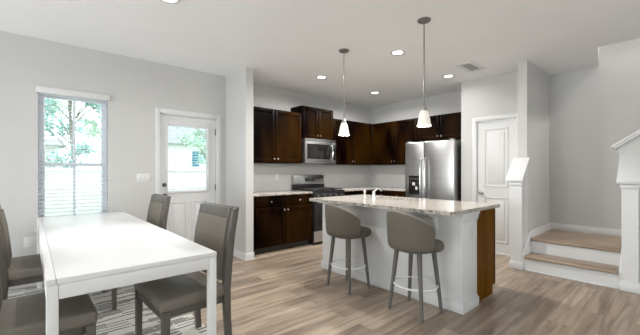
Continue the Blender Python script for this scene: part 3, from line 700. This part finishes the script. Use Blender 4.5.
# dining chair: front towards +x
def make_chair(label):
    t = thing('dining_chair', label, 'chair', (0, 0, 0), 0, 'dining chairs around the white table')
    W = 0.277; WF = 0.305
    bm = box(B(), -0.20, 0.225, -WF+0.005, WF-0.005, 0.405, 0.482, 0.022, 4)
    for v in bm.verts:
        v.co.y *= 1 - 0.10*(0.225-v.co.x)/0.425
        if v.co.z > 0.44:
            v.co.z += 0.012*(1-(v.co.y/W)**2)*(1-((v.co.x-0.01)/0.22)**2)
    obj('seat', bm, 'seatfab', t)
    bm = B(); box(bm, -0.205, 0.205, -W+0.02, -W+0.045, 0.355, 0.41, 0.003); box(bm, -0.205, 0.205, W-0.045, W-0.02, 0.355, 0.41, 0.003)
    box(bm, 0.185, 0.21, -WF+0.05, WF-0.05, 0.355, 0.41, 0.003); box(bm, -0.215, -0.19, -W+0.02, W-0.02, 0.355, 0.41, 0.003)
    obj('seat_frame', bm, 'chairframe', t)
    for s in (-1, 1):
        ya, yb = s*(WF-0.05), s*(WF-0.005)
        obj('front_leg', prism(B(), [(0.172, 0.41), (0.217, 0.41), (0.213, 0.0), (0.180, 0.0)], 'y', ya, yb, 0.003), 'chairframe', t)
        pf = [(-0.215, 0.0), (-0.196, 0.25), (-0.182, 0.44), (-0.196, 0.60), (-0.218, 0.80), (-0.258, 0.985)]
        pb = [(-0.300, 1.0), (-0.266, 0.80), (-0.246, 0.60), (-0.234, 0.44), (-0.236, 0.25), (-0.252, 0.0)]
        ob = obj('back_leg', prism(B(), pf+pb, 'y', s*(W-0.045), s*W, 0.003), 'chairframe', t)
    # rails and padded panel between the two back posts
    n = 9
    def bx(z): # front face of the posts at height z
        P = pf
        for (xa, za), (xb, zb) in zip(P, P[1:]):
            if za <= z <= zb: return xa + (xb-xa)*(z-za)/(zb-za)
        return P[-1][0]
    iw = W-0.046
    top = [(bx(0.925)+0.004, 0.925), (bx(0.985)+0.004, 0.992), (bx(0.985)-0.045, 0.998), (bx(0.925)-0.045, 0.925)]
    obj('top_rail', prism(B(), top, 'y', -iw, iw, 0.003), 'chairframe', t)
    zs = [0.50+0.424*k/n for k in range(n+1)]
    prof = [(bx(z)+0.014, z) for z in zs] + [(bx(z)-0.046, z) for z in reversed(zs)]
    obj('backrest', prism(B(), prof, 'y', -iw, iw, 0.006), 'chairfab', t)
    return t
ch = make_chair('grey-brown upholstered dining chair on the right of the table, the one nearest the camera')
ch.location = (0.79, 2.36, RUGZ); ch.rotation_euler.z = PI + math.radians(2)
for x, y, rz, lab in ((0.768, 3.75, PI, 'grey-brown upholstered dining chair on the right of the table, nearer the glazed door'),
                      (0.055, 2.46, 0, 'grey-brown dining chair at the lower left corner, seat under the table'),
                      (0.055, 3.74, 0, 'grey-brown dining chair on the left of the table, nearer the window')):
    c = copy_tree(ch); c.location = (x, y, RUGZ); c.rotation_euler.z = rz; c['label'] = lab

# bar stool: facing +x, barrel back towards -x
def make_stool(label):
    t = thing('bar_stool', label, 'stool', (0, 0, 0), 0, 'stools at the island')
    TW = math.radians(-11)
    bm = bmesh.new(); rings = []
    NA = 40; PH = math.radians(88)
    for i in range(NA+1):
        ph = -PH + 2*PH*i/NA
        f = abs(ph)/PH
        top = 0.918 - 0.010*f - 0.120*f**2.2
        bot = 0.574
        endr = min(1.0, (1-f)/0.10+0.35)          # rounded ends
        ro, ri = 0.246, 0.246-0.048*min(1, 0.45+(1-f)*5)
        fl = 0.012                                 # slight flare
        if f > 0.93: top -= 0.02*((f-0.93)/0.07)**2
        sec = [(ri, bot+0.02), (ri+0.008, bot+0.004), (ri+0.018, bot), (ro-0.022, bot+0.004), (ro-0.008, bot+0.022), (ro-0.001, bot+0.055), (ro+fl*0.5, (bot+top)/2), (ro+fl, top-0.02), (ro+fl-0.008, top-0.005),
               ((ri+ro)/2+fl, top), (ri+fl+0.008, top-0.005), (ri+fl, top-0.02), (ri+fl*0.5, (bot+top)/2)]
        a = PI+ph+TW
        rings.append([bm.verts.new((r*math.cos(a)*1.0, r*math.sin(a)*0.98, z)) for r, z in sec])
    k = len(rings[0])
    for A, C in zip(rings, rings[1:]):
        for j in range(k): bm.faces.new((A[j], A[(j+1) % k], C[(j+1) % k], C[j]))
    bm.faces.new(rings[0]); bm.faces.new(rings[-1][::-1])
    bmesh.ops.recalc_face_normals(bm, faces=bm.faces[:])
    obj('backrest', bm, 'stoolfab', t)
    bm = lathe(B(), [(0, 0.592), (0.17, 0.592), (0.196, 0.598), (0.205, 0.615), (0.206, 0.65), (0.198, 0.672), (0.17, 0.684), (0.10, 0.690), (0, 0.692)], (0, 0, 0), 36)
    for v in bm.verts:
        v.co.x = v.co.x*(1.0 if v.co.x < 0 else 1.17) + 0.012; v.co.y *= 0.97 if v.co.x < 0.03 else 1.15
    for v in bm.verts: v.co.z = 0.568 + (v.co.z-0.592)*0.82
    bmesh.ops.rotate(bm, matrix=Matrix.Rotation(TW, 3, 'Z'), verts=bm.verts[:])
    obj('seat', bm, 'stoolfab', t)
    obj('swivel_plate', lathe(B(), [(0, 0.552), (0.15, 0.552), (0.155, 0.557), (0.155, 0.571), (0, 0.571)], (0, 0, 0), 28), 'stoolleg', t)
    for sx in (-1, 1):
        for sy in (-1, 1):
            bm = tube(B(), [(sx*0.105, sy*0.120, 0.562), (sx*0.145, sy*0.175, 0.0)], [0.024, 0.016], 4, phase=PI/4)
            bmesh.ops.bevel(bm, geom=[e for e in bm.edges if abs((e.verts[0].co-e.verts[1].co).z) > 0.3], offset=0.004, segments=2, profile=0.5, affect='EDGES')
            obj('leg', bm, 'stoolleg', t)
    R = 0.188
    obj('footrest_ring', tube(B(), [(R*math.cos(2*PI*j/40)*0.95, R*math.sin(2*PI*j/40)*1.05, 0.25) for j in range(40)], 0.0075, 8, closed=True), 'white_metal', t)
    return t
s1 = make_stool('greige barrel-back stool at the far end of the island, nearer the range')
s1.location = (2.60, 2.475, 0); s1.rotation_euler.z = math.radians(-3)
s2 = copy_tree(s1); s2.location = (2.60, 1.645, 0); s2.rotation_euler.z = math.radians(-4); s2['label'] = 'greige barrel-back stool at the near end of the island, below the nearer pendant'

# ------------------------------------------------------------------ outdoors, through the panes
tag(obj('lawn', box(B(), -14, 22, 5.0, 40, -0.35, -0.25), 'lawn'), 'green lawn outside the window', 'lawn', kind='structure')
fn = thing('fence', 'white vinyl privacy fence outside the window and the glazed door', 'fence', (2, 8.5, -0.25))
bm = B()
x = -3.0
while x < 8.0:
    box(bm, x, x+0.15, 8.48, 8.51, -0.22, 1.26, 0.006); x += 0.153
obj('board_panel', bm, 'fence', fn)
bm = B(); box(bm, -3, 8, 8.46, 8.53, 1.25, 1.33, 0.01); box(bm, -3, 8, 8.46, 8.53, -0.2, -0.12, 0.01)
obj('rail', bm, 'fence', fn)
for x in (-2.98, -0.8, 1.55, 3.9, 6.2, 7.98):
    bm = box(B(), x-0.06, x+0.06, 8.43, 8.55, -0.25, 1.36, 0.008)
    lathe(bm, [(0.085, 1.36), (0.085, 1.38), (0, 1.44)], (x, 8.49, 0), 4)
    obj('post', bm, 'fence', fn)

def house(label, x0, x1, y0, y1, z1, panes, rise):
    h = thing('house', label, 'house', ((x0+x1)/2, (y0+y1)/2, -0.25))
    wl = obj('wall', box(B(), x0, x1, y0, y1, -0.25, z1), 'siding', h)
    obj('roof', prism(B(), [(y0-0.3, z1), ((y0+y1)/2, z1+rise), (y1+0.3, z1)], 'x', x0-0.2, x1+0.2), 'roof', h)
    for a, b, c, d in panes:
        f = obj('window', box(B(), a-0.06, b+0.06, y0-0.03, y0+0.02, c-0.06, d+0.06), 'fence', h)
        obj('pane', box(B(), a, b, y0-0.04, y0, c, d), 'bluepane', f)
house('white shed seen through the left half of the tall window', -2.0, 0.66, 13.0, 14.2, 2.05, [], 0.25)
house('white house with blue windows seen through the door glass', 5.2, 10.0, 20.0, 24.0, 2.9, [(7.35, 7.75, 1.55, 2.5), (8.4, 8.7, 1.7, 2.4)], 1.5)

def tree(label, x, y, h, r, z0, m, n, seed):
    rnd = random.Random(seed)
    t = thing('tree', label, 'tree', (x, y, -0.25), 0, 'trees beyond the fence')
    tr = tube(B(), [(x, y, -0.25), (x+0.05, y, h*0.4), (x-0.05, y, h*0.75)], [0.09, 0.06, 0.03], 9)
    clumps = []
    for k in range(16):
        a = rnd.uniform(0, 2*PI); q = r*math.sqrt(rnd.random())*0.95; z = rnd.uniform(z0, h)
        c = Vector((x+q*math.cos(a), y+q*math.sin(a), z)); clumps.append((c, rnd.uniform(0.35, 0.7)*r*0.5))
        tube(tr, [(x, y, max(0.6, z-0.7)), ((x+c.x)/2, (y+c.y)/2, z-0.25), c], [0.022, 0.014, 0.006], 6)
    obj('trunk', tr, 'bark', t)
    bm = B()
    for c, cr in clumps:
        for j in range(n):
            v = Vector((rnd.gauss(0, 1), rnd.gauss(0, 1), rnd.gauss(0, 0.7))); p = c + v*cr*0.55
            s = rnd.uniform(0.05, 0.10)
            e1 = Vector((rnd.gauss(0, 1), rnd.gauss(0, 1), rnd.gauss(0, 1))).normalized()
            e2 = e1.orthogonal().normalized()
            bm.faces.new([bm.verts.new(p-e1*s), bm.verts.new(p+e2*s*0.5), bm.verts.new(p+e1*s), bm.verts.new(p-e2*s*0.5)])
    obj('foliage', bm, m, t, smooth=False)
tree('tree with bluish leaves seen through the middle of the tall window', 0.85, 11.3, 4.2, 1.1, 1.5, 'leaf', 130, 3)
tree('pale green tree seen through the upper left of the tall window', 0.1, 18.5, 6.8, 1.7, 2.8, 'leaf2', 110, 5)
tree('pale green tree seen through the right half of the tall window', 2.3, 13.8, 5.2, 1.0, 2.4, 'leaf2', 90, 8)
tree('leafy tree seen through the upper part of the door glass', 5.9, 14.3, 4.8, 1.3, 2.2, 'leaf2', 130, 11)
tree('bluish tree seen through the right side of the door glass', 7.6, 17.5, 3.8, 1.0, 1.6, 'leaf', 100, 13)
